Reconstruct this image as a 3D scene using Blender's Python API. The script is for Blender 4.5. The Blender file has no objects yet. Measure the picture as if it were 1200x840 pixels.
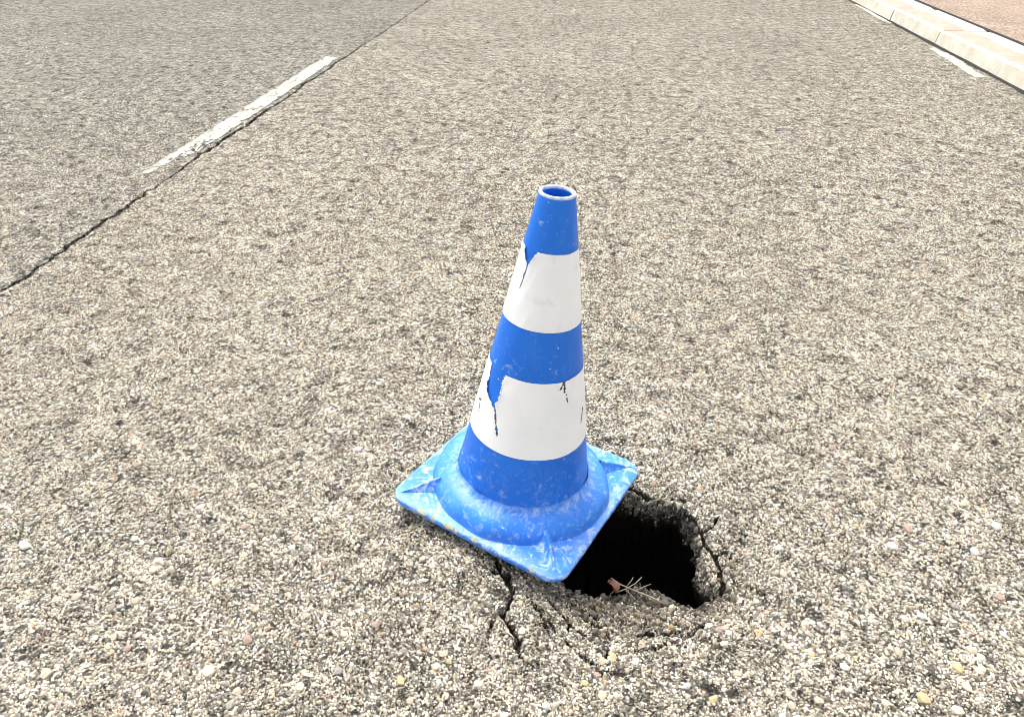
import bpy, bmesh, math, random
import numpy as np
from mathutils import Matrix, Vector

# ------------------------------------------------------------------ camera, sky, sun, exposure
scene = bpy.context.scene
COL = scene.collection
PITCH, YAW, CAM_H = math.radians(33.66), math.radians(6.59), 1.2
cam_data = bpy.data.cameras.new('camera')
cam_data.sensor_fit = 'HORIZONTAL'; cam_data.sensor_width = 36.0; cam_data.lens = 25.5
cam_data.clip_start = 0.05; cam_data.clip_end = 4000
cam = bpy.data.objects.new('camera', cam_data)
cam.location = (0, 0, CAM_H); cam.rotation_euler = (math.pi/2-PITCH, 0, YAW)
COL.objects.link(cam); scene.camera = cam

SUN_EL, SUN_AZ = math.radians(62), math.radians(-35)      # azimuth from +Y (along the road) towards +X
world = bpy.data.worlds.new('World'); scene.world = world; world.use_nodes = True
nt = world.node_tree; nt.nodes.clear()
sky = nt.nodes.new('ShaderNodeTexSky'); sky.sky_type = 'NISHITA'; sky.sun_disc = False
sky.sun_elevation = SUN_EL; sky.sun_rotation = SUN_AZ; sky.dust_density = 4.0; sky.air_density = 1.0
hs = nt.nodes.new('ShaderNodeHueSaturation'); hs.inputs['Saturation'].default_value = 0.18   # thin even cloud
bg = nt.nodes.new('ShaderNodeBackground'); bg.inputs['Strength'].default_value = 0.15
wo = nt.nodes.new('ShaderNodeOutputWorld')
nt.links.new(sky.outputs[0], hs.inputs['Color']); nt.links.new(hs.outputs[0], bg.inputs['Color']); nt.links.new(bg.outputs[0], wo.inputs[0])

sun_data = bpy.data.lights.new('sun', 'SUN'); sun_data.energy = 1.5; sun_data.angle = math.radians(25); sun_data.color = (1.0, 0.95, 0.87)
sun = bpy.data.objects.new('sun', sun_data); COL.objects.link(sun)
sdir = Vector((math.sin(SUN_AZ)*math.cos(SUN_EL), math.cos(SUN_AZ)*math.cos(SUN_EL), math.sin(SUN_EL)))
sun.location = sdir*20; sun.rotation_euler = sdir.to_track_quat('Z', 'Y').to_euler()

scene.cycles.filter_width = 0.8                             # crisp small-sensor picture
scene.view_settings.view_transform = 'Standard'; scene.view_settings.look = 'None'
scene.view_settings.gamma = 1.0; scene.view_settings.use_curve_mapping = False
scene.view_settings.exposure = 1.2

# ------------------------------------------------------------------ helpers
rng = np.random.default_rng(7); random.seed(7)
_f = 850.0
_fw = np.array([-math.sin(YAW)*math.cos(PITCH), math.cos(YAW)*math.cos(PITCH), -math.sin(PITCH)])
_rt = np.array([math.cos(YAW), math.sin(YAW), 0.0]); _up = np.cross(_rt, _fw)
def G(x, y, z=0.0):
    """measured photo position -> point on the horizontal plane z (survey of the place)"""
    d = _fw*_f + _rt*(x-600) + _up*(420-y); t = (z-CAM_H)/d[2]
    return np.array([0, 0, CAM_H]) + d*t

_tab = rng.random((256, 256))
def vnoise(x, y, s=1.0, o=0):
    x = np.asarray(x, float)*s + 17.3*o + 1000; y = np.asarray(y, float)*s + 9.7*o + 1000
    xi = np.floor(x).astype(int); yi = np.floor(y).astype(int); fx = x-xi; fy = y-yi
    fx = fx*fx*(3-2*fx); fy = fy*fy*(3-2*fy)
    a = _tab[xi % 256, yi % 256]; b = _tab[(xi+1) % 256, yi % 256]; c = _tab[xi % 256, (yi+1) % 256]; d = _tab[(xi+1) % 256, (yi+1) % 256]
    return (a*(1-fx)+b*fx)*(1-fy)+(c*(1-fx)+d*fx)*fy*1.0
def fbm(x, y, s, n=3, o=0):
    return sum(vnoise(x, y, s*2**k, o+k*3)*0.5**k for k in range(n))/sum(0.5**k for k in range(n))

def link(name, me, mats=(), parent=None, loc=None, smooth=False):
    ob = bpy.data.objects.new(name, me); COL.objects.link(ob)
    for m in (mats if isinstance(mats, (list, tuple)) else [mats]): me.materials.append(m)
    if parent: ob.parent = parent
    if loc is not None: ob.location = loc
    if smooth: me.polygons.foreach_set('use_smooth', [True]*len(me.polygons))
    return ob
def mesh_of(verts, faces, name='mesh'):
    me = bpy.data.meshes.new(name); me.from_pydata(verts, [], faces); me.update(); return me
def bm_mesh(bm, name='mesh'):
    me = bpy.data.meshes.new(name); bmesh.ops.recalc_face_normals(bm, faces=bm.faces[:]); bm.to_mesh(me); bm.free(); return me
def structure(ob): ob['kind'] = 'structure'; return ob

# ------------------------------------------------------------------ materials
class NB:
    def __init__(self, name):
        self.m = bpy.data.materials.new(name); self.m.use_nodes = True
        self.t = self.m.node_tree; self.b = self.t.nodes['Principled BSDF']
        self.tc = self.t.nodes.new('ShaderNodeTexCoord')
    def n(self, typ, **kw):
        nd = self.t.nodes.new(typ)
        for k, v in kw.items(): setattr(nd, k, v)
        return nd
    def l(self, a, b): self.t.links.new(a, b)
    def noise(self, scale, detail=3, rough=0.6, vec=None, dist=0.0):
        nd = self.n('ShaderNodeTexNoise'); nd.inputs['Scale'].default_value = scale; nd.inputs['Detail'].default_value = detail
        nd.inputs['Roughness'].default_value = rough; nd.inputs['Distortion'].default_value = dist
        self.l(vec or self.tc.outputs['Object'], nd.inputs['Vector']); return nd.outputs['Fac']
    def ramp(self, fac, stops, interp='LINEAR'):
        nd = self.n('ShaderNodeValToRGB'); cr = nd.color_ramp; cr.interpolation = interp
        while len(cr.elements) < len(stops): cr.elements.new(0.5)
        for e, (p, c) in zip(cr.elements, stops):
            e.position = p; e.color = (c, c, c, 1) if not isinstance(c, (tuple, list)) else (*c, 1)
        self.l(fac, nd.inputs['Fac']); return nd.outputs['Color']
    def mix(self, fac, a, b, mode='MIX'):
        nd = self.n('ShaderNodeMix', data_type='RGBA', blend_type=mode)
        for s, v in ((nd.inputs[0], fac), (nd.inputs[6], a), (nd.inputs[7], b)):
            if isinstance(v, (int, float)): s.default_value = v
            elif isinstance(v, tuple): s.default_value = (*v, 1)
            else: self.l(v, s)
        return nd.outputs[2]
    def math(self, op, a, b=0.0):
        nd = self.n('ShaderNodeMath', operation=op)
        for s, v in ((nd.inputs[0], a), (nd.inputs[1], b)):
            if isinstance(v, (int, float)): s.default_value = v
            else: self.l(v, s)
        return nd.outputs[0]
    def bump(self, h, strength=0.5, dist=0.003, normal=None):
        nd = self.n('ShaderNodeBump'); nd.inputs['Strength'].default_value = strength; nd.inputs['Distance'].default_value = dist
        self.l(h, nd.inputs['Height'])
        if normal: self.l(normal, nd.inputs['Normal'])
        self.l(nd.outputs[0], self.b.inputs['Normal']); return nd.outputs[0]
    def done(self, color=None, rough=0.8, spec=0.3):
        if color is not None:
            if isinstance(color, tuple): self.b.inputs['Base Color'].default_value = (*color, 1)
            else: self.l(color, self.b.inputs['Base Color'])
        if isinstance(rough, (int, float)): self.b.inputs['Roughness'].default_value = rough
        else: self.l(rough, self.b.inputs['Roughness'])
        self.b.inputs['Specular IOR Level'].default_value = spec
        return self.m

PAL = [(0.0, (0.08, 0.078, 0.07)), (0.14, (0.22, 0.205, 0.18)), (0.32, (0.38, 0.35, 0.295)), (0.52, (0.50, 0.46, 0.385)),
       (0.68, (0.66, 0.61, 0.51)), (0.82, (0.42, 0.31, 0.25)), (0.86, (0.52, 0.44, 0.29)), (0.90, (0.34, 0.33, 0.31)), (0.95, (0.76, 0.72, 0.63))]
def asphalt(name, tint=(1, 1, 1), gap=0.5, dark=(0.020, 0.019, 0.017)):
    b = NB(name); v = b.tc.outputs['Object']
    def vor(scale, feat):
        nd = b.n('ShaderNodeTexVoronoi', feature=feat, voronoi_dimensions='3D'); nd.inputs['Scale'].default_value = scale
        wob = b.n('ShaderNodeVectorMath', operation='ADD'); nz = b.n('ShaderNodeTexNoise'); nz.inputs['Scale'].default_value = scale*1.3
        sc = b.n('ShaderNodeVectorMath', operation='SCALE'); sc.inputs['Scale'].default_value = 0.75/scale
        b.l(v, nz.inputs['Vector']); b.l(nz.outputs['Color'], sc.inputs[0]); b.l(v, wob.inputs[0]); b.l(sc.outputs[0], wob.inputs[1]); b.l(wob.outputs[0], nd.inputs['Vector'])
        return nd
    SC = 175
    f1 = vor(SC, 'F1'); ed = vor(SC, 'DISTANCE_TO_EDGE')
    sep = b.n('ShaderNodeSeparateColor'); b.l(f1.outputs['Color'], sep.inputs[0])
    stone = b.ramp(sep.outputs[0], PAL, 'CONSTANT')
    edge = b.ramp(ed.outputs['Distance'], [(0.0, 0.0), (0.11, 1.0)])
    miss = b.ramp(sep.outputs[1], [(0.22, 0.0), (0.26, 1.0)])
    lump = b.ramp(b.noise(38, 3, 0.7), [(0.36, 0.0), (0.43, 1.0)])
    cover = b.mix(1.0, b.mix(1.0, edge, miss, 'MULTIPLY'), lump, 'MULTIPLY')
    fleck = b.ramp(b.noise(17, 3, 0.8), [(0.37, 0.12), (0.43, 1.0)])
    cover2 = b.mix(1.0, b.mix(0.25, cover, edge), fleck, 'MULTIPLY')
    col = b.mix(cover2, dark, stone)
    blotch = b.ramp(b.noise(1.1, 5, 0.6), [(0.3, 0.86), (0.7, 1.1)])
    strk = b.ramp(b.noise(13, 5, 0.95), [(0.37, 0.26), (0.47, 0.95), (0.61, 1.5)])
    col = b.mix(1.0, col, blotch, 'MULTIPLY'); col = b.mix(1.0, col, strk, 'MULTIPLY'); col = b.mix(1.0, col, tint, 'MULTIPLY')
    h = b.math('ADD', b.math('MULTIPLY', cover, 1.0), b.math('MULTIPLY', b.noise(60, 4, 0.7), 0.8))
    b.bump(b.math('ADD', h, b.math('MULTIPLY', b.noise(22, 3, 0.7), 1.6)), 1.0, 0.008)
    return b.done(col, 0.9, 0.2)

M = {}
M['asphalt'] = asphalt('worn_tan_asphalt', (1.36, 1.34, 1.29))
M['asphalt_old'] = asphalt('older_grey_asphalt', (1.19, 1.20, 1.195))

b = NB('stone_chips'); at = b.n('ShaderNodeAttribute', attribute_name='tone')
col = b.mix(1.0, at.outputs['Color'], b.ramp(b.noise(260, 3, 0.7), [(0.25, 0.6), (0.7, 1.2)]), 'MULTIPLY')
col = b.mix(1.0, col, b.ramp(b.noise(13, 5, 0.95), [(0.37, 0.5), (0.47, 0.97), (0.61, 1.25)]), 'MULTIPLY')
b.bump(b.noise(420, 3), 0.4, 0.001); M['chips'] = b.done(col, 0.85, 0.25)

def stone_mat(name, c):
    b = NB(name); col = b.mix(b.ramp(b.noise(150, 4, 0.7), [(0.35, 0.0), (0.65, 1.0)]), tuple(k*0.68 for k in c), c)
    b.bump(b.noise(300, 4), 0.5, 0.0015); return b.done(col, 0.8, 0.3)
SMD = stone_mat('broken_asphalt', (0.15, 0.138, 0.118))
SM = [stone_mat('cream_stone', (0.66, 0.57, 0.43)), stone_mat('white_stone', (0.74, 0.71, 0.65)), stone_mat('ochre_stone', (0.60, 0.47, 0.26)),
      stone_mat('pink_stone', (0.44, 0.32, 0.265)), stone_mat('grey_stone', (0.34, 0.322, 0.285)), stone_mat('tan_stone', (0.52, 0.44, 0.34))]

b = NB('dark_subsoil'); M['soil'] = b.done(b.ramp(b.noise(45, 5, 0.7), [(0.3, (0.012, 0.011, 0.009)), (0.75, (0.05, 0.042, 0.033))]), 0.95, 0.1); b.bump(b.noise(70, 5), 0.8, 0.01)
b = NB('bitumen_joint'); M['bitumen'] = b.done(b.ramp(b.noise(90, 4), [(0.3, 0.012), (0.75, 0.05)]), 0.9, 0.15)
b = NB('dry_earth'); M['earth'] = b.done(b.ramp(b.noise(2.5, 6), [(0.3, (0.16, 0.13, 0.09)), (0.7, (0.28, 0.23, 0.16))]), 0.95, 0.1)

b = NB('worn_white_paint')
wear = b.ramp(b.noise(55, 5, 0.75), [(0.40, 0.0), (0.47, 1.0)])
wear2 = b.ramp(b.noise(9, 4, 0.7), [(0.30, 0.55), (0.6, 1.0)])
pc = b.mix(b.math('MULTIPLY', wear, wear2), (0.20, 0.185, 0.16), b.ramp(b.noise(18, 4), [(0.3, (0.40, 0.37, 0.31)), (0.7, (0.54, 0.505, 0.44))]))
b.bump(b.noise(110, 4, 0.7), 0.6, 0.004); M['paint'] = b.done(pc, 0.75, 0.3)

def concrete(name, c0, c1, sc=6, bump=0.3):
    b = NB(name); c = b.mix(b.ramp(b.noise(sc, 6, 0.7), [(0.3, 0.0), (0.7, 1.0)]), c0, c1)
    c = b.mix(1.0, c, b.ramp(b.noise(120, 3), [(0.3, 0.82), (0.6, 1.05)]), 'MULTIPLY')
    b.bump(b.noise(90, 5, 0.7), bump, 0.004); return b.done(c, 0.88, 0.2)
def concrete2(name, c0, c1, sc, bump):
    b = NB(name); c = b.mix(b.ramp(b.noise(sc, 5, 0.75), [(0.38, 0.0), (0.62, 1.0)]), c0, c1)
    c = b.mix(1.0, c, b.ramp(b.noise(75, 3, 0.7), [(0.36, 0.45), (0.5, 1.0), (0.68, 1.35)]), 'MULTIPLY'); c = b.mix(1.0, c, b.ramp(b.noise(3, 4), [(0.3, 0.8), (0.7, 1.12)]), 'MULTIPLY')
    b.bump(b.noise(60, 5, 0.8), bump, 0.008); return b.done(c, 0.9, 0.2)
M['kerb_white'] = concrete('kerb_face_limewash', (0.44, 0.40, 0.33), (0.60, 0.56, 0.48), 5)
M['kerb_face'] = concrete('kerb_face_white', (0.42, 0.385, 0.315), (0.66, 0.62, 0.54), 4)
M['kerb_pink'] = concrete('kerb_top_pink_concrete', (0.36, 0.265, 0.215), (0.46, 0.35, 0.285), 7)
M['pavement'] = concrete2('pavement_pink_gravel_concrete', (0.20, 0.15, 0.115), (0.40, 0.31, 0.24), 34, 0.8)

def blue(name, dust_amt, lo, hi):
    b = NB(name)
    base = b.ramp(b.noise(7, 3), [(0.3, (0.003, 0.125, 0.62)), (0.7, (0.004, 0.165, 0.72))])
    n1 = b.noise(24, 7, 0.75, dist=1.6); n2 = b.noise(70, 5, 0.75, dist=0.5)
    mask = b.ramp(b.math('ADD', b.math('MULTIPLY', n1, 0.65), b.math('MULTIPLY', n2, 0.35)), [(lo, 0.0), (hi, 1.0)])
    film = b.math('MULTIPLY', b.ramp(b.noise(4, 4, 0.6), [(0.3, 0.3), (0.7, 1.0)]), dust_amt)
    mp = b.n('ShaderNodeMapping'); mp.inputs['Scale'].default_value = (55, 55, 5); b.l(b.tc.outputs['Object'], mp.inputs['Vector'])
    strk = b.ramp(b.noise(1.0, 5, 0.75, vec=mp.outputs[0]), [(0.52, 0.0), (0.75, 0.55)])
    base = b.mix(b.math('MULTIPLY', strk, b.ramp(n1, [(0.4, 0.15), (0.62, 1.0)])), base, (0.07, 0.26, 0.70))
    nick = b.ramp(b.noise(95, 2, 0.5, dist=0.4), [(0.735, 0.0), (0.75, 1.0)]); base = b.mix(nick, base, (0.42, 0.56, 0.76))
    sp = b.n('ShaderNodeSeparateXYZ'); b.l(b.tc.outputs['Object'], sp.inputs[0]); z_ = b.math('ADD', sp.outputs[2], b.math('MULTIPLY', b.math('SUBTRACT', n2, 0.5), 0.03))
    crease = b.math('MULTIPLY', b.ramp(z_, [(0.057, 0.0), (0.062, 1.0), (0.068, 0.9), (0.076, 0.0)]), b.ramp(n1, [(0.40, 0.0), (0.60, 0.75)]))
    splash = b.math('MULTIPLY', b.ramp(z_, [(0.08, 1.0), (0.19, 0.0)]), b.math('MULTIPLY', b.ramp(n2, [(0.48, 0.0), (0.68, 0.7)]), b.ramp(n1, [(0.45, 0.0), (0.58, 1.0)])))
    foot = b.math('MULTIPLY', b.ramp(b.math('ADD', sp.outputs[2], b.math('MULTIPLY', b.math('SUBTRACT', n2, 0.5), 0.006)), [(0.0120, 0.0), (0.0145, 0.85), (0.0182, 0.85), (0.0196, 0.0)]), b.ramp(n2, [(0.36, 0.1), (0.55, 1.0)]))
    mask = b.math('MAXIMUM', b.math('MAXIMUM', mask, crease), b.math('MAXIMUM', splash, foot))
    c = b.mix(film, base, (0.10, 0.34, 0.78)); c = b.mix(b.math('MULTIPLY', mask, 0.75), c, (0.55, 0.66, 0.76))
    grit = b.ramp(b.noise(150, 3, 0.6), [(0.66, 0.0), (0.72, 0.8)]); c = b.mix(b.math('MULTIPLY', grit, dust_amt), c, (0.62, 0.68, 0.72))
    b.bump(b.noise(30, 4), 0.15, 0.004)
    r = b.mix(mask, (0.42, 0.42, 0.42), (0.85, 0.85, 0.85))
    return b.done(c, r, 0.35)
M['blue'] = blue('blue_plastic', 0.10, 0.575, 0.70)
M['blue_ring'] = blue('blue_rubber_ring', 0.42, 0.56, 0.68)
M['blue_dusty'] = blue('blue_rubber_dusty', 0.52, 0.50, 0.585)
b = NB('pale_highlight_rim'); M['rim'] = b.done(b.ramp(b.noise(60, 4), [(0.3, (0.22, 0.36, 0.62)), (0.6, (0.62, 0.66, 0.70))]), 0.6, 0.3)  # pale tone paints the bright edge highlight round the cone's mouth
b = NB('reflective_white_sheet'); at = b.n('ShaderNodeAttribute', attribute_name='shade_grime')
w = b.ramp(b.noise(9, 4, 0.6), [(0.3, (0.82, 0.83, 0.83)), (0.6, (0.89, 0.89, 0.88))])
w = b.mix(b.ramp(at.outputs['Fac'], [(0.25, 0.0), (0.7, 1.0)]), w, (0.03, 0.03, 0.035))
smud = b.ramp(b.noise(22, 5, 0.7, dist=1.0), [(0.58, 0.0), (0.78, 0.35)]); w = b.mix(smud, w, (0.46, 0.45, 0.43))
b.bump(b.math('ADD', b.noise(14, 3), b.math('MULTIPLY', b.noise(330, 1), 0.12)), 0.2, 0.004); M['band'] = b.done(w, 0.45, 0.4)
b = NB('ochre_paint_scuff'); M['ochre'] = b.done((0.60, 0.50, 0.28), 0.7, 0.3)
b = NB('dry_twig'); M['twig'] = b.done(b.ramp(b.noise(200, 3), [(0.3, (0.22, 0.185, 0.14)), (0.7, (0.40, 0.35, 0.28))]), 0.85, 0.2)
b = NB('dead_red_leaf'); M['leaf'] = b.done(b.ramp(b.noise(120, 3), [(0.3, (0.12, 0.045, 0.036)), (0.7, (0.24, 0.10, 0.075))]), 0.7, 0.3)

# ------------------------------------------------------------------ ground and sub-base
X0, X1, Y0, Y1 = -0.58, 0.78, 0.52, 1.68           # rectangle of broken surface round the pothole
def frame_quads(x0, x1, y0, y1, B, z):
    v = [(-B, -B, z), (B, -B, z), (B, B, z), (-B, B, z), (x0, y0, z), (x1, y0, z), (x1, y1, z), (x0, y1, z)]
    return v, [(0, 1, 5, 4), (1, 2, 6, 5), (2, 3, 7, 6), (3, 0, 4, 7)]
structure(link('ground', mesh_of(*frame_quads(X0+.06, X1-.06, Y0+.06, Y1-.06, 1500, -0.06)), M['earth']))

# ------------------------------------------------------------------ pothole outline and height of the surface
OUT = [(744,577),(765,586),(790,592),(812,606),(822,630),(826,655),(836,680),(843,700),(838,714),(815,712),(790,706),(765,704),(735,702),(705,697),(680,688),(655,668),(650,640),(662,612),(690,588),(715,577)]
outp = np.array([G(x, y, -0.028-0.036*min(1, max(0, (y-650)/50)))[:2] for x, y in OUT]); HC = G(750, 645, -0.03)[:2]
_oa = np.arctan2(outp[:, 1]-HC[1], outp[:, 0]-HC[0]); _or = np.hypot(*(outp-HC).T)
_i = np.argsort(_oa); _oa, _or = _oa[_i], _or[_i]
def rimR(th):
    r = np.interp(th, np.r_[_oa-2*math.pi, _oa, _oa+2*math.pi], np.tile(_or, 3))
    cx, cy = np.cos(th), np.sin(th)
    return r + 0.024*(fbm(cx*3, cy*3, 1.8, 4, 3)-0.5) + 0.011*(fbm(cx, cy, 18, 3, 5)-0.5)
def wrap(a): return (a+math.pi) % (2*math.pi)-math.pi
POLY = [  # cracks in the surface: photo positions, width
    ([(738,566),(760,575),(776,584),(800,591),(818,603),(824,616),(830,630),(840,642),(847,656),(851,672),(846,684)], 0.0036),
    ([(776,584),(790,580),(803,583)], 0.0022), ([(824,616),(836,612),(842,602)], 0.0018), ([(840,642),(852,640),(860,650)], 0.0018),
    ([(581,650),(586,662),(603,683),(597,700),(589,716),(598,730),(607,746),(604,757)], 0.0040),
    ([(597,664),(594,676),(604,690)], 0.0028), ([(556,640),(570,656),(582,668)], 0.0024), ([(589,716),(576,728),(572,744)], 0.0018), ([(604,757),(612,772),(624,782)], 0.0018), ([(603,683),(622,694),(634,712),(640,730)], 0.0020),
    ([(668,692),(688,714),(712,727),(745,734),(780,731),(812,721)], 0.0030), ([(650,698),(672,726),(700,746),(738,756),(775,750),(800,740)], 0.0024),
    ([(636,706),(652,738),(686,768),(720,786),(752,790)], 0.0017), ([(690,700),(708,722),(716,742),(712,765),(704,786)], 0.0024), ([(672,688),(692,704),(714,712)], 0.0032),
    ([(826,720),(808,738),(796,754),(790,772)], 0.0026), ([(640,688),(655,704),(668,724),(664,742)], 0.0022), ([(760,708),(756,722),(764,734)], 0.0020),
]
CR = [(np.array([G(x, y, -0.01)[:2] for x, y in p]), w) for p, w in POLY]
def crack_depth(x, y):
    d = np.zeros_like(x)
    for P, w in CR:
        dm = np.full_like(x, 9.0)
        for a, c in zip(P[:-1], P[1:]):
            ab = c-a; t = np.clip(((x-a[0])*ab[0]+(y-a[1])*ab[1])/(ab@ab), 0, 1)
            dm = np.minimum(dm, np.hypot(x-a[0]-t*ab[0], y-a[1]-t*ab[1]))
        ww = w*(0.75+1.0*vnoise(x, y, 45, 2))
        dm = dm + 0.006*(vnoise(x, y, 90, 8)-0.5)
        brk = 1.0 if w > 0.0035 else np.clip((vnoise(x, y, 38, 4)-0.28)*5, 0.0, 1.0)
        d = np.maximum(d, 0.022*brk*np.exp(-(np.maximum(dm, 0)/ww)**3))
    return d
def polar(x, y):
    dx, dy = x-HC[0], y-HC[1]; th = np.arctan2(dy, dx); return th, np.hypot(dx, dy)-rimR(th)
def height(x, y, detail=True):
    th, e = polar(x, y); ep = np.maximum(e, 0)
    w = (0.5+0.5*np.cos(wrap(th+1.75)))**1.2
    h = -(0.026+0.044*w)*np.exp(-(ep/(0.075+0.085*w))**1.25)
    if detail:
        h = h + 0.012*(fbm(x, y, 40, 3, 1)-0.5)*np.exp(-ep/0.06) + 0.003*(fbm(x, y, 120, 2, 6)-0.5)
        for k, ek in enumerate((0.022, 0.046, 0.075, 0.105)):
            ee = e-ek-0.022*(fbm(np.cos(th)*2, np.sin(th)*2, 2.5, 3, 11+k)-0.5)
            brk = np.clip((vnoise(np.cos(th)*5, np.sin(th)*5, 2.0, 20+k)-0.35)*4, 0, 1)*w
            h = h - 0.007*np.exp(-(ee/0.0035)**2)*brk - 0.006*brk*np.clip(-ee/0.006, 0, 1)
        h = h - crack_depth(x, y)
    edge = np.minimum.reduce([x-X0, X1-x, y-Y0, Y1-y])
    return h*np.clip(edge/0.06, 0, 1)

# ------------------------------------------------------------------ road: right lane (holed), left lane
NTH, NR = 1100, 150
th = np.linspace(-math.pi, math.pi, NTH, endpoint=False); rr = rimR(th)
ct, st = np.cos(th), np.sin(th)
with np.errstate(divide='ignore'):
    bx = np.where(ct > 0, (X1-HC[0])/ct, (X0-HC[0])/ct); by = np.where(st > 0, (Y1-HC[1])/st, (Y0-HC[1])/st)
B = np.minimum(np.abs(bx), np.abs(by))
u = (np.arange(NR+1)/NR)**1.7
PX = HC[0]+ct[None]*(rr+(B-rr)*u[:, None]); PY = HC[1]+st[None]*(rr+(B-rr)*u[:, None])
PZ = height(PX, PY)
verts = np.stack([PX, PY, PZ], -1).reshape(-1, 3).tolist()
jj = np.arange(NTH); faces = []
for i in range(NR):
    a = i*NTH+jj; c = i*NTH+(jj+1) % NTH
    faces += np.stack([a, a+NTH, c+NTH, c], -1).tolist()
SEAM = -2.0; KX = 2.81
ys = np.r_[-80, -30, -8, np.arange(-1, 12.001, 0.012), 30, 90]
near = np.clip((ys+1)*2, 0, 1)*np.clip((12-ys)*2, 0, 1)
def seam_edge(o, amp): return near*amp*(0.75*(fbm(ys, ys*0+o, 5, 5, o)-0.5)+0.6*(fbm(ys, ys*0+o, 30, 2, o+2)-0.5))
right_edge = SEAM+seam_edge(1, 0.05); gapw = 0.008+near*0.048*np.clip(fbm(ys, ys*0, 3, 4, 9)-0.30, 0, 1)
left_edge = right_edge-gapw-np.abs(seam_edge(4, 0.04))
def strip(verts, faces, xa, xb, y, za, zb):
    k = len(verts); n = len(y)
    verts += np.stack([xa, y, za], -1).tolist()+np.stack([xb, y, zb], -1).tolist()
    i = np.arange(n-1); faces += (k+np.stack([i, n+i, n+i+1, i+1], -1)).tolist()
o_ = np.ones_like(ys)
strip(verts, faces, right_edge, X0*o_, ys, 0*o_, 0*o_)
strip(verts, faces, right_edge+0.004, right_edge, ys, -0.05*o_, 0*o_)
for x0, x1, y0, y1 in ((X0, X1, -80, Y0), (X0, X1, Y1, 90), (X1, KX-0.10, -80, 90)):
    k = len(verts); verts += [[x0, y0, 0], [x1, y0, 0], [x1, y1, 0], [x0, y1, 0]]; faces.append([k, k+1, k+2, k+3])
kedge = KX-0.028+near*0.03*(fbm(ys, ys*0, 6, 4, 33)-0.5)
strip(verts, faces, (KX-0.10)*o_, kedge, ys, 0*o_, 0*o_); strip(verts, faces, kedge, kedge-0.004, ys, 0*o_, -0.05*o_)
road = structure(link('road_right_lane', mesh_of(verts, faces), [M['asphalt'], M['soil']]))
_cd = (crack_depth(PX, PY) > 0.004); _fm = (_cd[:-1] & _cd[1:]).reshape(-1).astype(np.int32)
_all = np.zeros(len(road.data.polygons), np.int32); _all[:len(_fm)] = _fm; road.data.polygons.foreach_set('material_index', _all)
road['label'] = 'worn tan asphalt lane with a broken-in pothole'
verts, faces = [], []
strip(verts, faces, -7.6*o_, left_edge, ys, -0.003*o_, -0.003*o_)
strip(verts, faces, left_edge, left_edge-0.004, ys, -0.003*o_, -0.05*o_)
road_l = structure(link('road_left_lane', mesh_of(verts, faces), M['asphalt_old'])); road_l['label'] = 'greyer older asphalt lane left of the cracked seam'
verts, faces = [], []
strip(verts, faces, -2.16*o_, -1.9*o_, ys, -0.028*o_, -0.028*o_)
link('seam_joint', mesh_of(verts, faces), M['bitumen'], road_l)
verts, faces = [], []
strip(verts, faces, (KX-0.08)*o_, kedge-0.006, ys, -0.03*o_, -0.03*o_); strip(verts, faces, kedge-0.006, KX+0.05*o_, ys, 0.003*o_+0.004*near*(fbm(ys, ys*0, 8, 3, 44)-0.5), 0.012*o_)
link('kerb_joint', mesh_of(verts, faces), M['bitumen'], road)

# pothole cavity: broken edge of the asphalt, debris shelf in front, washed-out void below
lay = []
w = (0.5+0.5*np.cos(wrap(th+1.45)))**3
zr = height(HC[0]+ct*rr, HC[1]+st*rr)
prof = [(0.0, 0.0, 0.0), (0.002, -0.010, 0.010), (0.004, -0.022, 0.012), (0.000, -0.036, 0.014), (0.006, -0.052, 0.016), (0.004, -0.070, 0.018), (0.02, -0.10, 0.02), (0.06, -0.16, 0.03), (0.10, -0.28, 0.04), (0.11, -0.42, 0.04), (0.07, -0.54, 0.04), (-0.02, -0.60, 0.03)]
shelf = [0, -0.006, -0.018, -0.036, -0.056, -0.070, -0.074, -0.05, -0.02, 0, 0, 0]
for k, (dr, dz, am) in enumerate(prof):
    nz = am*(fbm(ct*4+k*0.37, st*4, 3.0, 4, 30+k)-0.5)*2 if k else 0
    fl = 1-0.78*w*(1.0 if k < 6 else 0.4 if k < 7 else 0)
    R = rr+dr*(1-w)+shelf[k]*w+nz
    lay.append(np.stack([HC[0]+ct*R, HC[1]+st*R, zr+dz*fl+(0.012*(fbm(ct*5, st*5, 4, 3, 50+k)-0.5) if k else 0)], -1))
verts = np.concatenate(lay).tolist(); faces = []
for i in range(len(lay)-1):
    a = i*NTH+jj; c = i*NTH+(jj+1) % NTH; faces += np.stack([a, c, c+NTH, a+NTH], -1).tolist()
verts.append([HC[0], HC[1], -0.66]); L0 = (len(lay)-1)*NTH
faces += [[L0+j, L0+(j+1) % NTH, len(verts)-1] for j in range(NTH)]
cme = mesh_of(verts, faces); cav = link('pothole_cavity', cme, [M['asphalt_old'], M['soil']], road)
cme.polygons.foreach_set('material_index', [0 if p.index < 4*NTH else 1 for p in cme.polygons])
cav['label'] = 'dark washed-out cavity with broken asphalt edges'

# ------------------------------------------------------------------ the cone's pose (needed for what lies under it)
CONE_O = Vector((-0.1239, 1.2498, 0.0065))
CONE_M = Matrix.Rotation(-0.0209, 3, 'X') @ Matrix.Rotation(0.085, 3, 'Y') @ Matrix.Rotation(1.1479, 3, 'Z')
def plate_bottom(x, y):
    n = CONE_M @ Vector((0, 0, 1)); return CONE_O.z-((x-CONE_O.x)*n.x+(y-CONE_O.y)*n.y)/n.z

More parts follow.
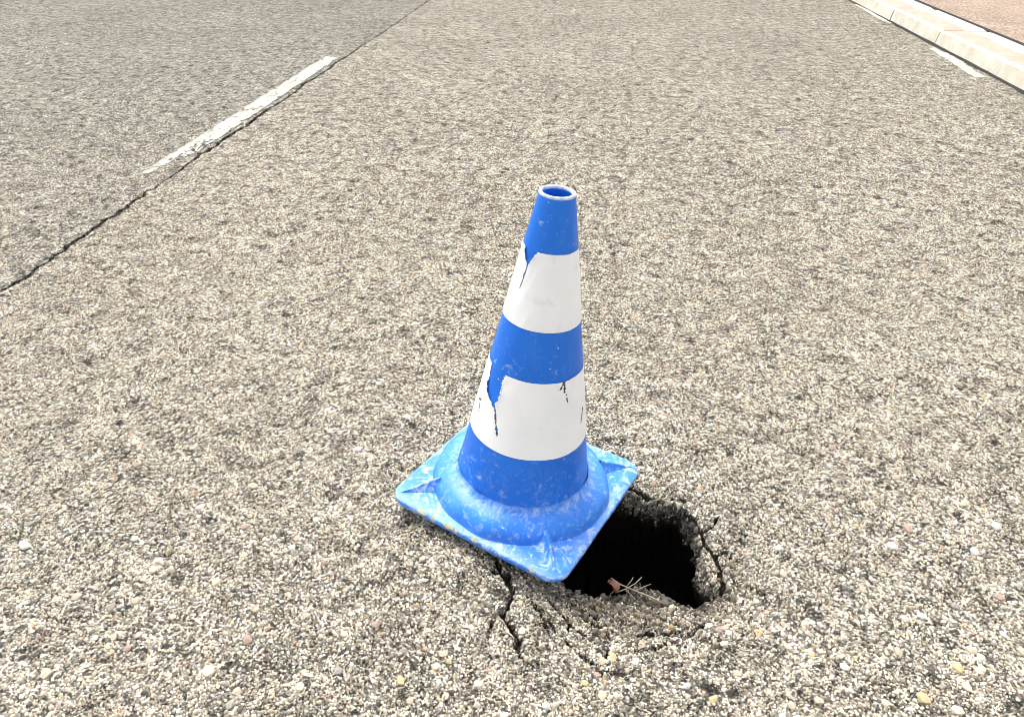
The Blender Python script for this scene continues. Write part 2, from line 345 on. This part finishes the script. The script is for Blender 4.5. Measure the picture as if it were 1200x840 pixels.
# ------------------------------------------------------------------ aggregate: real stone chips set in the bitumen
PALC = np.array([0.965, 0.948, 0.908])*np.array([(0.10, 0.098, 0.09), (0.24, 0.225, 0.20), (0.37, 0.34, 0.285), (0.48, 0.44, 0.365), (0.64, 0.59, 0.49), (0.42, 0.29, 0.235), (0.52, 0.42, 0.27), (0.34, 0.33, 0.31), (0.78, 0.74, 0.65)])
PALW = np.array([0.08, 0.15, 0.22, 0.20, 0.15, 0.03, 0.03, 0.08, 0.06])
def chips_mesh(x, y, z, r, hgt, tint=(1, 1, 1), shade=None):
    n = len(x); K = 4; NV = 2*K
    a = (np.arange(K)/K*2*math.pi)[None]+rng.random((n, 1))*6.28+rng.normal(0, 0.24, (n, K))
    el = rng.uniform(0.50, 1.0, (n, 1)); ph = rng.random((n, 1))*6.28
    def ring(scale, zz):
        rr_ = r[:, None]*scale*rng.uniform(0.72, 1.25, (n, K)); lx = rr_*np.cos(a); ly = rr_*np.sin(a)*el
        return np.stack([x[:, None]+lx*np.cos(ph)-ly*np.sin(ph), y[:, None]+lx*np.sin(ph)+ly*np.cos(ph), zz], -1)
    tl = rng.normal(0, 0.16, (n, 2))
    b0 = ring(1.05, (z-0.0015)[:, None]+np.zeros((n, K))); b1 = ring(0.74, z[:, None]+hgt[:, None]*np.ones((1, K)))
    b1[:, :, 2] += (b1[:, :, 0]-x[:, None])*tl[:, :1]+(b1[:, :, 1]-y[:, None])*tl[:, 1:]
    V = np.concatenate([b0, b1], 1).reshape(-1, 3)
    k = np.arange(K); k1 = (k+1) % K
    q = np.stack([k, k1, K+k1, K+k], -1); t = (K+k)[None]
    base = (np.arange(n)*NV)[:, None, None]
    loops = np.concatenate([(base+q).reshape(n, -1), (base+t).reshape(n, -1)], 1).reshape(-1)
    tot = np.tile(np.r_[np.full(K, 4), K], n); start = np.r_[0, np.cumsum(tot)[:-1]]
    me = bpy.data.meshes.new('chips'); me.vertices.add(len(V)); me.vertices.foreach_set('co', V.reshape(-1).astype(np.float32))
    me.loops.add(len(loops)); me.loops.foreach_set('vertex_index', loops.astype(np.int32))
    me.polygons.add(len(tot)); me.polygons.foreach_set('loop_start', start.astype(np.int32)); me.polygons.foreach_set('loop_total', tot.astype(np.int32))
    me.update(calc_edges=True)
    c = PALC[rng.choice(len(PALC), n, p=PALW/PALW.sum())]*rng.uniform(0.75, 1.2, (n, 1))*np.array(tint)
    c = c*(0.84+0.34*fbm(x, y, 2.3, 4, 77))[:, None]
    if shade is not None: c = c*shade[:, None]
    c4 = np.concatenate([np.repeat(np.clip(c, 0, 0.8), NV, 0), np.ones((n*NV, 1))], 1)
    at = me.attributes.new('tone', 'FLOAT_COLOR', 'POINT'); at.data.foreach_set('color', c4.reshape(-1).astype(np.float32))
    return me
def in_view(x, y, m):
    d = np.stack([x, y, np.full_like(x, -CAM_H)], -1); wz = d@_fw
    px = 600+_f*(d@_rt)/wz; py = 420-_f*(d@_up)/wz
    return (px > -m) & (px < 1200+m) & (py < 840+m)
def jitter(sp, x0, x1, y0, y1):
    gx, gy = np.meshgrid(np.arange(x0, x1, sp), np.arange(y0, y1, sp)); gx = gx.ravel(); gy = gy.ravel()
    return gx+rng.uniform(-.5, .5, len(gx))*sp, gy+rng.uniform(-.5, .5, len(gy))*sp
PITS = [G(190, 632)[:2], G(1128, 668)[:2], G(400, 566)[:2], G(1105, 757)[:2], G(60, 440)[:2]]
def scatter(sp, x0, x1, y0, y1, keep, far0, far1):
    x, y = jitter(sp, x0, x1, y0, y1)
    k = in_view(x, y, 170) & (rng.random(len(x)) < keep*np.clip((far1-y)/(far1-far0), 0, 1))
    k &= fbm(x, y, 40, 3, 14) > 0.385+0.14*(rng.random(len(x))-0.5)
    for p in PITS: k &= np.hypot(x-p[0], (y-p[1])*1.0) > 0.022*rng.uniform(0.3, 1.2, len(x))
    return x[k], y[k]
x, y = scatter(0.0051, -2.0, 2.4, 0.35, 3.6, 0.96, 1.3, 3.6)
k = x > SEAM+0.02; xr, yr = x[k], y[k]
r = np.clip(rng.lognormal(math.log(0.0026), 0.36, len(xr)), 0.0015, 0.0072)
tp, e = polar(xr, yr)
inp = (xr > X0) & (xr < X1) & (yr > Y0) & (yr < Y1)
zz = np.where(inp, height(xr, yr), 0.0)
loc = np.stack([xr-CONE_O.x, yr-CONE_O.y], -1)
cz_, sz_ = math.cos(1.1479), math.sin(1.1479)
under = (np.abs(loc@[cz_, sz_]) < 0.235) & (np.abs(loc@[-sz_, cz_]) < 0.235) & (plate_bottom(xr, yr) < zz+0.007)
keep = ~((inp) & ((e < 0.004) | (crack_depth(xr, yr) > 0.0025))) & ~under
stain = np.where(inp, 1-0.45*np.exp(-np.maximum(e, 0)/(0.03+0.07*(0.5+0.5*np.cos(wrap(tp+1.75)))))*np.clip(1.6*fbm(xr, yr, 14, 3, 61)-0.1, 0, 1.2), 1.0)
xr, yr, zz, r, stain = xr[keep], yr[keep], zz[keep], r[keep], stain[keep]
agg = link('aggregate', chips_mesh(xr, yr, zz, r, r*rng.uniform(0.2, 1.1, len(r)), (1, 1, 1), stain), M['chips'], road); agg['kind'] = 'stuff'; agg['label'] = 'tan and grey stone chips set in the asphalt'
x, y = scatter(0.0085, -3.9, -2.0, 1.6, 4.2, 0.9, 2.0, 4.2); k = x < SEAM-0.045
r = np.clip(rng.lognormal(math.log(0.0036), 0.36, k.sum()), 0.0018, 0.0085)
agl = link('aggregate', chips_mesh(x[k], y[k], 0*x[k]-0.003, r, r*rng.uniform(0.2, 0.8, len(r)), (0.93, 0.93, 0.92)), M['chips'], road_l); agl['kind'] = 'stuff'
# crumbled grit on the broken edge and on the debris shelf
n = 1500; tt = rng.uniform(-math.pi, math.pi, n); ww = (0.5+0.5*np.cos(wrap(tt+1.45)))**3
ii = ((tt+math.pi)/(2*math.pi)*NTH).astype(int) % NTH; lv = np.where(rng.random(n) < 0.5*ww+0.5, rng.uniform(0.2, 4.8, n), 0.5)
A_ = np.stack(lay); k0 = lv.astype(int); fr = (lv-k0)[:, None]; P = A_[k0, ii]*(1-fr)+A_[k0+1, ii]*fr
r = np.clip(rng.lognormal(math.log(0.0042), 0.35, n), 0.002, 0.010)
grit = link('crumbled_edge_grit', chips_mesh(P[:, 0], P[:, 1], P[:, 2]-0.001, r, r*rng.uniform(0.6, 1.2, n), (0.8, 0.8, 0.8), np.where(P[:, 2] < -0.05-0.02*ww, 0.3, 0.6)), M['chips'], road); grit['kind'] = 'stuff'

n = 900; tt = -1.75+rng.normal(0, 0.75, n); ee_ = np.abs(rng.normal(0, 0.06, n))+0.004; R_ = rimR(tt)+ee_
cxx_, cyy_ = HC[0]+np.cos(tt)*R_, HC[1]+np.sin(tt)*R_; r = np.clip(rng.lognormal(math.log(0.0030), 0.45, n), 0.0014, 0.009)
lq_ = np.stack([cxx_-CONE_O.x, cyy_-CONE_O.y], -1); ok = ~((np.abs(lq_@[cz_, sz_]) < 0.24) & (np.abs(lq_@[-sz_, cz_]) < 0.24))
grit = link('loose_grit', chips_mesh(cxx_[ok], cyy_[ok], height(cxx_, cyy_)[ok]+0.001, r[ok], r[ok]*rng.uniform(0.8, 1.5, ok.sum()), (0.62, 0.6, 0.57)), M['chips'], road); grit['kind'] = 'stuff'
# larger stones that can be picked out one by one
def stone_mesh(seed):
    rg = random.Random(seed); bm = bmesh.new(); bmesh.ops.create_icosphere(bm, subdivisions=1, radius=1.0)
    for v in bm.verts:
        s = rg.uniform(0.78, 1.16); v.co = Vector((v.co.x*s, v.co.y*s*0.78, v.co.z*0.55*s))
    return bm_mesh(bm, 'stone')
SV = {}
for mi in range(len(SM)):
    for sv in range(3):
        me = stone_mesh(100*mi+sv); me.materials.append(SM[mi]); SV[mi, sv] = me
STONES = [(245,788,18,0),(185,657,11,1),(235,595,11,1),(342,642,10,1),(470,798,12,2),(352,805,13,0),(440,732,12,3),(290,750,14,3),(158,632,10,1),(287,618,11,3),
 (1045,640,14,1),(1082,818,15,2),(1123,783,15,2),(1138,763,12,0),(1147,787,11,0),(1060,725,10,0),(1080,722,11,1),(1063,620,14,3),(1142,647,12,1),(925,752,11,0),(1122,833,13,0),(1132,805,12,0),
 (719,761,12,2),(700,785,10,3),(686,796,11,2),(707,810,13,0),(835,720,9,1),(857,731,10,1),(850,746,11,0),(892,732,12,2),(845,726,12,3),(806,799,10,1),(837,816,11,2),(612,734,12,0),
 (975,525,10,3),(890,690,10,0),(913,640,10,1),(820,575,8,1),(838,668,11,0),(834,655,10,0),(870,607,10,5),(420,527,9,1),(160,545,9,3),(385,480,8,1),(90,700,12,5),(130,712,11,4),(55,790,14,5),(300,715,10,5),
 (520,765,12,5),(560,800,13,0),(640,825,12,1),(480,660,10,5),(440,640,9,0),(150,760,10,3),(30,640,10,1),(990,780,11,1),(960,820,12,5),(1170,700,11,3),(1010,690,9,5),(885,560,9,5),(760,480,8,1),(820,520,8,0),(1050,560,9,5),(1130,590,10,0)]
rgs = random.Random(5)
for _ in range(70):
    py = 840-rgs.random()**1.4*330; STONES.append((rgs.uniform(-60, 1260), py, rgs.uniform(7.5, 12), rgs.choice([0, 0, 1, 4, 5, 5, 5])))
ns = 0
for px, py, wpx, mi in STONES:
    p = G(px, py); x_, y_ = np.array([p[0]]), np.array([p[1]])
    th1, e1 = polar(x_, y_)
    lq = np.array([p[0]-CONE_O.x, p[1]-CONE_O.y])
    if e1[0] < 0.006 or (abs(lq@[cz_, sz_]) < 0.235 and abs(lq@[-sz_, cz_]) < 0.235): continue
    h = float(height(x_, y_)[0]) if (X0 < p[0] < X1 and Y0 < p[1] < Y1) else 0.0
    dep = float(np.linalg.norm(p-np.array([0, 0, CAM_H]))); rad = wpx*dep/_f/2
    s = bpy.data.objects.new('stone', SV[mi, ns % 3]); COL.objects.link(s); s.parent = road; ns += 1
    s.location = (p[0], p[1], h+0.10*rad+0.001); s.rotation_euler = (rgs.uniform(-.25, .25), rgs.uniform(-.25, .25), rgs.uniform(0, 6.28)); s.scale = (rad, rad, rad*rgs.uniform(0.8, 1.1))

# ------------------------------------------------------------------ painted markings
def ragged_patch(name, poly, z, parent, seed, amp, step=0.02, thick=0.004, wearcut=0.0):
    """thin slab of paint with a ragged, partly broken outline"""
    poly = [np.array(p, float) for p in poly]; pts = []
    for a, c in zip(poly, poly[1:]+poly[:1]):
        m = max(2, int(np.linalg.norm(c-a)/step)); pts += [a+(c-a)*k/m for k in range(m)]
    P = np.array(pts); cen = P.mean(0)
    P[:, 0] += amp*(fbm(P[:, 1], P[:, 0], 16, 5, seed)-0.5)*2; P[:, 1] += amp*(fbm(P[:, 0], P[:, 1], 12, 4, seed+5)-0.5)*2
    bm = bmesh.new(); up = [bm.verts.new((x, y, z+thick)) for x, y in P]; dn = [bm.verts.new((x, y, z-0.002)) for x, y in P]
    f = bm.faces.new(up); bmesh.ops.triangulate(bm, faces=[f])
    for i in range(len(up)):
        j = (i+1) % len(up); bm.faces.new((up[i], dn[i], dn[j], up[j]))
    return link(name, bm_mesh(bm), M['paint'], parent)
g2 = lambda x, y, z=0.0: G(x, y, z)[:2]
def worn_dash(y0, y1, x0, x1, z):
    cs = 0.0075; nv = int((y1-y0)/cs); nu = int((x1-x0)/cs)
    U, W = np.meshgrid(np.arange(nu+1)/nu, np.arange(nv+1)/nv); X = x0+(x1-x0)*U+0.012*(fbm(W*2, W*0, 6, 3, 111)-0.5); Y = y0+(y1-y0)*W+0.05*(U-0.5)*np.sign(0.5-W)
    Uc, Wc, Xc, Yc = [q[:-1, :-1] for q in (U+.5/nu, W+.5/nv, X, Y)]
    edge = np.minimum(Uc, 1-Uc)*2; lo = np.clip((0.24-Wc)/0.24, 0, 1)          # the near end is worn into streaks
    f = fbm(Xc*2.2, Yc*0.55, 40, 4, 120)*0.55+fbm(Xc, Yc, 75, 3, 125)*0.45+0.12*np.clip(edge*5, 0, 1)-0.30*lo*np.clip(Uc*1.5, 0, 1)-0.06*(np.sin(Yc*9)>0.8)
    kk, ii_ = np.nonzero(f > 0.478); n_ = nu+1
    Z = z+0.0016*fbm(X, Y, 60, 2, 130)
    o = link('lane_dash', mesh_of(np.stack([X, Y, Z], -1).reshape(-1, 3).tolist(), np.stack([kk*n_+ii_, kk*n_+ii_+1, (kk+1)*n_+ii_+1, (kk+1)*n_+ii_], -1).tolist()), M['paint'], road_l)
    m_ = o.modifiers.new('thickness', 'SOLIDIFY'); m_.thickness = 0.003; return o
o = worn_dash(3.20, 5.90, -2.178, -2.055, 0.0005)
o['label'] = 'worn white painted dash beside the cracked seam'
for i, q in enumerate([[(1002,6),(1012,12),(1030,23),(1044,28),(1048,26),(1020,10),(1005,4)], [(1088,57),(1102,66),(1124,80),(1143,92),(1156,92),(1148,87),(1118,67),(1094,56)]]):
    ragged_patch('edge_line_remnant', [g2(*p) for p in q], 0.0, road, 40+i, 0.02)

# ------------------------------------------------------------------ kerb and pavement
KH = 0.118
kerb = structure(bpy.data.objects.new('kerb', None)); COL.objects.link(kerb); kerb.location = (KX, 0, 0); kerb['label'] = 'pale limewashed kerb along the right road edge'
def kerb_mesh(L, seed):
    prof = [(0.0, -0.05), (0.0, 0.004), (0.018, KH-0.016), (0.028, KH-0.004), (0.045, KH), (0.235, KH+0.001), (0.240, KH-0.001), (0.36, KH), (0.392, KH-0.003), (0.396, -0.05)]
    nn = 26; V = []; F = []; mi = []
    for i in range(nn+1):
        yy = L*i/nn
        for k, (px_, pz) in enumerate(prof):
            jx = 0.010*(fbm(np.array([yy*4]), np.array([k*0.7]), 2, 4, seed)[0]-0.5) if k in (1, 2, 3, 4) else 0.0
            if k in (5, 6): jx = 0.07*(fbm(np.array([yy*3]), np.array([0.0]), 2, 4, seed+3)[0]-0.5)
            cut = 0.008*max(0, 1-min(i, nn-i)/1.5) if 2 <= k <= 8 else 0
            V.append((px_+jx, yy, pz-cut))
    m = len(prof)
    for i in range(nn):
        for k in range(m-1):
            F.append((i*m+k, (i+1)*m+k, (i+1)*m+k+1, i*m+k+1)); mi.append(1 if 4 <= k <= 5 else 0 if k > 5 else 2)
    F.append(tuple(range(m))); F.append(tuple(nn*m+k for k in range(m))[::-1]); mi += [0, 0]
    me = mesh_of(V, F); me.materials.append(M['kerb_white']); me.materials.append(M['kerb_pink']); me.materials.append(M['kerb_face']); me.polygons.foreach_set('material_index', mi); return me
KM = [kerb_mesh(1.19, 60+k*7) for k in range(4)]
for i in range(28):
    s = bpy.data.objects.new('kerb_stone', KM[(i*3+i//4) % 4]); COL.objects.link(s); s.parent = kerb
    s.location = (random.uniform(-.004, .004), -6.2+i*1.2, random.uniform(-.003, .003))
verts, faces = [], []
yk = np.r_[-80, np.arange(-6, 27, 0.05), 90]; e_ = 0.01*(fbm(yk, yk*0, 4, 4, 70)-0.5)
strip(verts, faces, KX+0.432+e_, 7.5+0*yk, yk, KH-0.006+0*yk, KH+0.02+0*yk); strip(verts, faces, KX+0.434+e_, KX+0.432+e_, yk, -0.05+0*yk, KH-0.006+0*yk)
pv = structure(link('pavement', mesh_of(verts, faces), M['pavement'])); verts, faces = [], []; strip(verts, faces, KX+0.393+0*yk, KX+0.440+0*yk, yk, KH-0.006+0*yk, KH-0.003+0*yk); link('pavement_joint', mesh_of(verts, faces), M['bitumen'], pv); pv['label'] = 'pinkish gravel concrete pavement behind the kerb'

# ------------------------------------------------------------------ traffic cone
cone = bpy.data.objects.new('traffic_cone', None); COL.objects.link(cone)
cone.location = CONE_O; cone.rotation_euler = CONE_M.to_euler('XYZ'); cone.empty_display_size = 0.2
cone['label'] = 'tilted blue and white traffic cone with torn bands standing over the pothole'; cone['category'] = 'traffic cone'
S, RC, HT, RT, RB, ZB = 0.2189, 0.040, 0.718, 0.0334, 0.1497, 0.060
def body_r(z): return RB+(RT-RB)*(z-ZB)/(HT-ZB)
def rsq(s, rc, n=10):
    P = []
    for k, (a, c) in enumerate(((1, 1), (-1, 1), (-1, -1), (1, -1))):
        for i in range(n):
            t = math.pi/2*(k+i/(n-1)); P.append((a*(s-rc)+rc*math.cos(t), c*(s-rc)+rc*math.sin(t)))
    # fill straight sides so the rubber can sag a little
    Q = []
    for p, q in zip(P, P[1:]+P[:1]):
        d = math.hypot(q[0]-p[0], q[1]-p[1]); m = max(1, int(d/0.02))
        Q += [(p[0]+(q[0]-p[0])*k/m, p[1]+(q[1]-p[1])*k/m) for k in range(m)]
    return Q
bm = bmesh.new(); rings = []
for ins, zz_ in ((0.010, -0.002), (0.002, 0.001), (0.0, 0.006), (0.0, 0.013), (0.003, 0.017), (0.010, 0.0185), (0.022, 0.019), (0.05, 0.021), (0.09, 0.022)):
    pts = rsq(S, RC); L = []
    for x_, y_ in pts:
        k = 1-ins/S; wv = 0.003*(vnoise(np.array([x_*6]), np.array([y_*6]), 2, 81)[0]-0.5)*2
        L.append(bm.verts.new((x_*k, y_*k, zz_+wv)))
    rings.append(L)
n = len(rings[0])
for a, c in zip(rings[:-1], rings[1:]):
    for i in range(n): bm.faces.new((a[i], a[(i+1) % n], c[(i+1) % n], c[i]))
bm.faces.new(rings[0][::-1]); bm.faces.new(rings[-1])
plate = link('base_plate', bm_mesh(bm), M['blue_dusty'], cone, smooth=True); plate['label'] = 'square dusty blue rubber base plate'
def revolve(prof, n=128, wob=0.0, seed=0):
    V = []; F = []
    for r_, z_ in prof:
        for i in range(n):
            t = 2*math.pi*i/n; q = r_+wob*(vnoise(np.array([math.cos(t)*2]), np.array([math.sin(t)*2+z_*8]), 2, seed)[0]-0.5)
            V.append((q*math.cos(t), q*math.sin(t), z_))
    for k in range(len(prof)-1):
        for i in range(n): F.append((k*n+i, k*n+(i+1) % n, (k+1)*n+(i+1) % n, (k+1)*n+i))
    return mesh_of(V, F)
skirt = link('base_ring', revolve([(0.207, 0.016), (0.2045, 0.024), (0.202, 0.033), (0.197, 0.042), (0.189, 0.0495), (0.178, 0.0555), (0.168, 0.0585), (0.160, 0.060), (0.1555, 0.0625), (0.1525, 0.067), (0.1490, 0.074)], wob=0.004, seed=90), M['blue_ring'], cone, smooth=True)
zs = np.linspace(0.066, HT-0.004, 60)
prof = [(body_r(z)+0.0005, z) for z in zs]+[(RT+0.0005, HT-0.002), (RT-0.001, HT), (RT-0.0045, HT-0.001), (RT-0.0055, HT-0.006)]+[(body_r(z)-0.006, z) for z in np.linspace(HT-0.02, 0.05, 20)]
link('cone_body', revolve(prof, wob=0.0008, seed=95), M['blue'], cone, smooth=True)
tor = []
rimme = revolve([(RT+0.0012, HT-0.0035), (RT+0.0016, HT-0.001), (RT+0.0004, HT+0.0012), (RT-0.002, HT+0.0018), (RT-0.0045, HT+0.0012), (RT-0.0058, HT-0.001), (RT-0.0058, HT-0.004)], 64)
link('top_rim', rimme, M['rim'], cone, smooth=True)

# reflective bands: real thin sleeves with their tears cut out
def inside(t, z, poly):
    c = np.zeros(t.shape, bool)
    for (x1, y1), (x2, y2) in zip(poly, poly[1:]+poly[:1]):
        if y1 == y2: continue
        c ^= ((y1 > z) != (y2 > z)) & (t < (x2-x1)*(z-y1)/(y2-y1)+x1)
    return c
def seg_d(t, z, line):
    d = np.full(t.shape, 9.0)
    for (a0, b0), (a1, b1) in zip(line[:-1], line[1:]):
        ax, ay, ex, ey = a0*0.0019, b0, (a1-a0)*0.0019, b1-b0
        u_ = np.clip(((t*0.0019-ax)*ex+(z-ay)*ey)/(ex*ex+ey*ey), 0, 1); d = np.minimum(d, np.hypot(t*0.0019-ax-u_*ex, z-ay-u_*ey))
    return d
def band(z0, z1, tears, cracks, shade_grime, seed):
    th_ = np.r_[np.arange(0, 130, 2.0), np.arange(130, 186, 0.35), np.arange(186, 360, 1.2)]; NT = len(th_); NZ = int((z1-z0)/0.0011)
    T, Z = np.meshgrid(th_, z0+(z1-z0)*np.arange(NZ+1)/NZ); A = np.radians(T)
    curl = sum(np.exp(-seg_d(T, Z, p+p[:1])/0.0045)*np.clip(2*vnoise(T*0.12, Z*60, 1, seed+7)-0.5, 0, 1) for p in tears)
    Rr = body_r(Z)+0.0016+0.0006*(vnoise(np.cos(A)*3, np.sin(A)*3+Z*20, 2, seed)-0.5)+0.0040*curl+0.0009*((T > 232) & (T < 252))
    V = np.stack([Rr*np.cos(A), Rr*np.sin(A), Z], -1).reshape(-1, 3)
    gr = np.zeros(T.shape)
    for line, wd in shade_grime:  # dark crack lines paint the shade inside them; the other marks are black scuffs
        gr = np.maximum(gr, np.clip(1-(seg_d(T, Z, line)+0.004*(vnoise(T*0.9, Z*420, 1, seed+1)-0.5))/wd, 0, 1))
    Tc = (T+np.diff(np.r_[th_, 360.0])[None]/2)[:-1]; Zc = Z[:-1]+(z1-z0)/NZ/2
    jt = Tc+5.0*(fbm(Tc*0.45, Zc*240, 1, 3, seed+2)-0.5); jz = Zc+0.004*(vnoise(Tc*0.6, Zc*200, 1, seed+3)-0.5)
    cut = np.zeros(Tc.shape, bool)
    for p in tears: cut |= inside(jt, jz, p)
    for l, w_ in cracks: cut |= seg_d(jt, jz, l) < w_
    kk, ii_ = np.nonzero(~cut); i2 = (ii_+1) % NT
    F = np.stack([kk*NT+ii_, kk*NT+i2, (kk+1)*NT+i2, (kk+1)*NT+ii_], -1)
    me = mesh_of(V.tolist(), F.tolist()); at = me.attributes.new('shade_grime', 'FLOAT', 'POINT'); at.data.foreach_set('value', gr.reshape(-1).astype(np.float32))
    o = link('reflective_band', me, M['band'], cone, smooth=True)
    return o
o = band(0.466, 0.617, [[(148, .630), (182, .630), (180, .614), (171, .600), (166, .588), (161, .583), (157, .600), (149, .612)]], [([(164, .59), (162, .570), (160.5, .556)], 0.0012)],
     [([(159, .540), (163.5, .572), (164, .59)], 0.0035)], 200); o['label'] = 'upper white reflective band torn at its top edge'
o = band(0.188, 0.360, [[(136, .372), (170, .372), (168, .340), (169, .318), (166, .290), (163, .280), (156, .292), (147, .307), (143, .330), (141, .355)]], [([(163, .285), (169, .264), (170, .250)], 0.0014), ([(173, .238), (174, .230)], 0.0016)],
     [([(163, .290), (169, .262), (175, .224)], 0.0034), ([(238, .345), (243, .362), (244, .336)], 0.0042), ([(246, .330), (248, .312)], 0.0026), ([(272, .240), (278, .270)], 0.0040), ([(134, .262), (140, .268)], 0.0035), ([(138, .258), (142, .240)], 0.0030)], 220); o['label'] = 'lower white reflective band with a jagged tear'

# corner ribs, edge scuffs
for k in range(4):
    a = math.pi/4+k*math.pi/2; bm = bmesh.new()
    def P(r_, off, z_): return bm.verts.new((r_*math.cos(a)-off*math.sin(a), r_*math.sin(a)+off*math.cos(a), z_))
    r0, r1 = 0.192, 0.279; N_ = 6; rows = []
    for i in range(N_+1):
        t = i/N_; r_ = r0+(r1-r0)*t; wd = 0.024*(1-t)**0.9+0.0015; zt = 0.0215+0.031*(1-t)**1.15
        rows.append([P(r_, -wd, 0.015), P(r_, -wd*0.35, zt*0.6+0.008), P(r_, -0.0022, zt), P(r_, 0.0022, zt), P(r_, wd*0.35, zt*0.6+0.008), P(r_, wd, 0.015)])
    for p, q in zip(rows[:-1], rows[1:]):
        for i in range(5): bm.faces.new((p[i], q[i], q[i+1], p[i+1]))
    bm.faces.new(rows[-1])
    link('corner_rib', bm_mesh(bm), M['blue_dusty'], cone)
def scuff(side_t, ln, seed):
    """flake of ochre paint on the plate's front-left edge (side between the local -x corners)"""
    rg = random.Random(seed); V = []; m = 8
    for i in range(m+1):
        yy = side_t+ln*(i/m-.5); tp_ = math.sin(math.pi*(i+0.3)/(m+0.6)); lo_ = 0.0125-0.006*tp_*rg.uniform(.2, 1); V += [(-S-0.0008, yy, lo_), (-S-0.0009, yy, 0.0135+rg.uniform(-.0005, .0005)), (-S+0.0045*tp_*rg.uniform(.2, 1)-0.0004, yy, 0.0135+0.0058*tp_)]
    F = []
    for i in range(m): F += [(3*i, 3*i+3, 3*i+4, 3*i+1), (3*i+1, 3*i+4, 3*i+5, 3*i+2)]
    return link('edge_scuff', mesh_of(V, F), M['ochre'], cone)
for k, (t_, ln) in enumerate(((0.125, 0.022), (0.098, 0.008), (0.055, 0.026), (0.034, 0.009), (-0.012, 0.016), (-0.152, 0.010))): scuff(t_, ln, k)

# ------------------------------------------------------------------ litter on the debris shelf
def tube(pts, r0, r1, n=6):
    V = []; F = []; m = len(pts)
    for i, p in enumerate(pts):
        p = Vector(p); d = (Vector(pts[min(i+1, m-1)])-Vector(pts[max(i-1, 0)])).normalized(); s = d.cross(Vector((0, 0, 1))).normalized(); t = s.cross(d); r_ = r0+(r1-r0)*i/(m-1)
        for k in range(n): V.append(p+(s*math.cos(2*math.pi*k/n)+t*math.sin(2*math.pi*k/n))*r_)
    for i in range(m-1):
        for k in range(n): F.append((i*n+k, i*n+(k+1) % n, (i+1)*n+(k+1) % n, (i+1)*n+k))
    F.append(tuple(range(n))[::-1]); F.append(tuple((m-1)*n+k for k in range(n))); return V, F
def twig(segs, label):
    root = bpy.data.objects.new('dry_twig', None); COL.objects.link(root); base = Vector(G(*segs[0][0][0])); root.location = base
    root['label'] = label; root['category'] = 'twig'; root['group'] = 'dry twigs on the pothole edge'; root.empty_display_size = 0.03
    for k, (pts, r0, r1) in enumerate(segs):
        V, F = tube([Vector(G(*p))-base for p in pts], r0*1.1, r1*1.1); link('stem' if k == 0 else 'side_shoot', mesh_of(V, F), M['twig'], root, smooth=True)
twig([([(776,706,-0.068),(762,699,-0.066),(745,692,-0.067),(728,685,-0.068),(716,677,-0.065)], .0020, .0011), ([(745,692,-0.067),(755,687,-0.062),(763,684,-0.058)], .0011, .0007), ([(734,687,-0.067),(740,680,-0.060),(742,676,-0.056)], .001, .0006), ([(726,684,-0.068),(722,690,-0.067),(715,696,-0.070)], .001, .0006), ([(762,699,-0.066),(768,697,-0.060),(762,690,-0.056)], .0010, .0006)], 'pale forked dry twig lying on the front edge of the pothole')
twig([([(722,694,-0.072),(733,690,-0.066),(745,683,-0.058),(752,676,-0.052)], .0013, .0008), ([(733,690,-0.066),(738,695,-0.068),(746,703,-0.069)], .0009, .0006)], 'short thin dry twig crossing the forked one in the pothole')
nl = 7; V = []; F = []
lc = G(715, 690, -.068)
for i in range(nl+1):
    t = i/nl; wd = 0.010*math.sin(math.pi*min(1, t*0.92+0.08))**0.8
    for k in range(5):
        s = (k-2)/2; V.append((s*wd, (t-.5)*0.030, 0.006+0.010*abs(s)**1.5+0.006*math.sin(t*4)+0.002*math.sin(k*3+i)))
for i in range(nl):
    for k in range(4): F.append((i*5+k, i*5+k+1, (i+1)*5+k+1, (i+1)*5+k))
leaf = link('dead_leaf', mesh_of(V, F), M['leaf'], None, Vector(lc)+Vector((0, 0, 0.002)), smooth=True); leaf.rotation_euler = (0.35, 0.3, 0.7)
sm = leaf.modifiers.new('thickness', 'SOLIDIFY'); sm.thickness = 0.0006
leaf['label'] = 'curled reddish dead leaf beside the twigs in the pothole'; leaf['category'] = 'leaf'
def chunk(px, py, z, sc, rot, label, mat):
    rg = random.Random(int(px)); bm = bmesh.new()
    for _ in range(26): bm.verts.new(Vector((rg.gauss(0, 1), rg.gauss(0, 1), rg.gauss(0, 1))).normalized()*rg.uniform(0.75, 1.15))
    bmesh.ops.convex_hull(bm, input=bm.verts[:]); bmesh.ops.delete(bm, geom=[v for v in bm.verts if not v.link_faces], context='VERTS')
    p = G(px, py, z); o = link('asphalt_chunk', bm_mesh(bm), mat, None, p); o.scale = sc; o.rotation_euler = rot
    o['label'] = label; o['category'] = 'asphalt chunk'
chunk(784, 706, -.072, (.022, .011, .008), (0.1, 0.2, 0.3), 'grey broken asphalt lump on the right front edge of the hole', SMD)
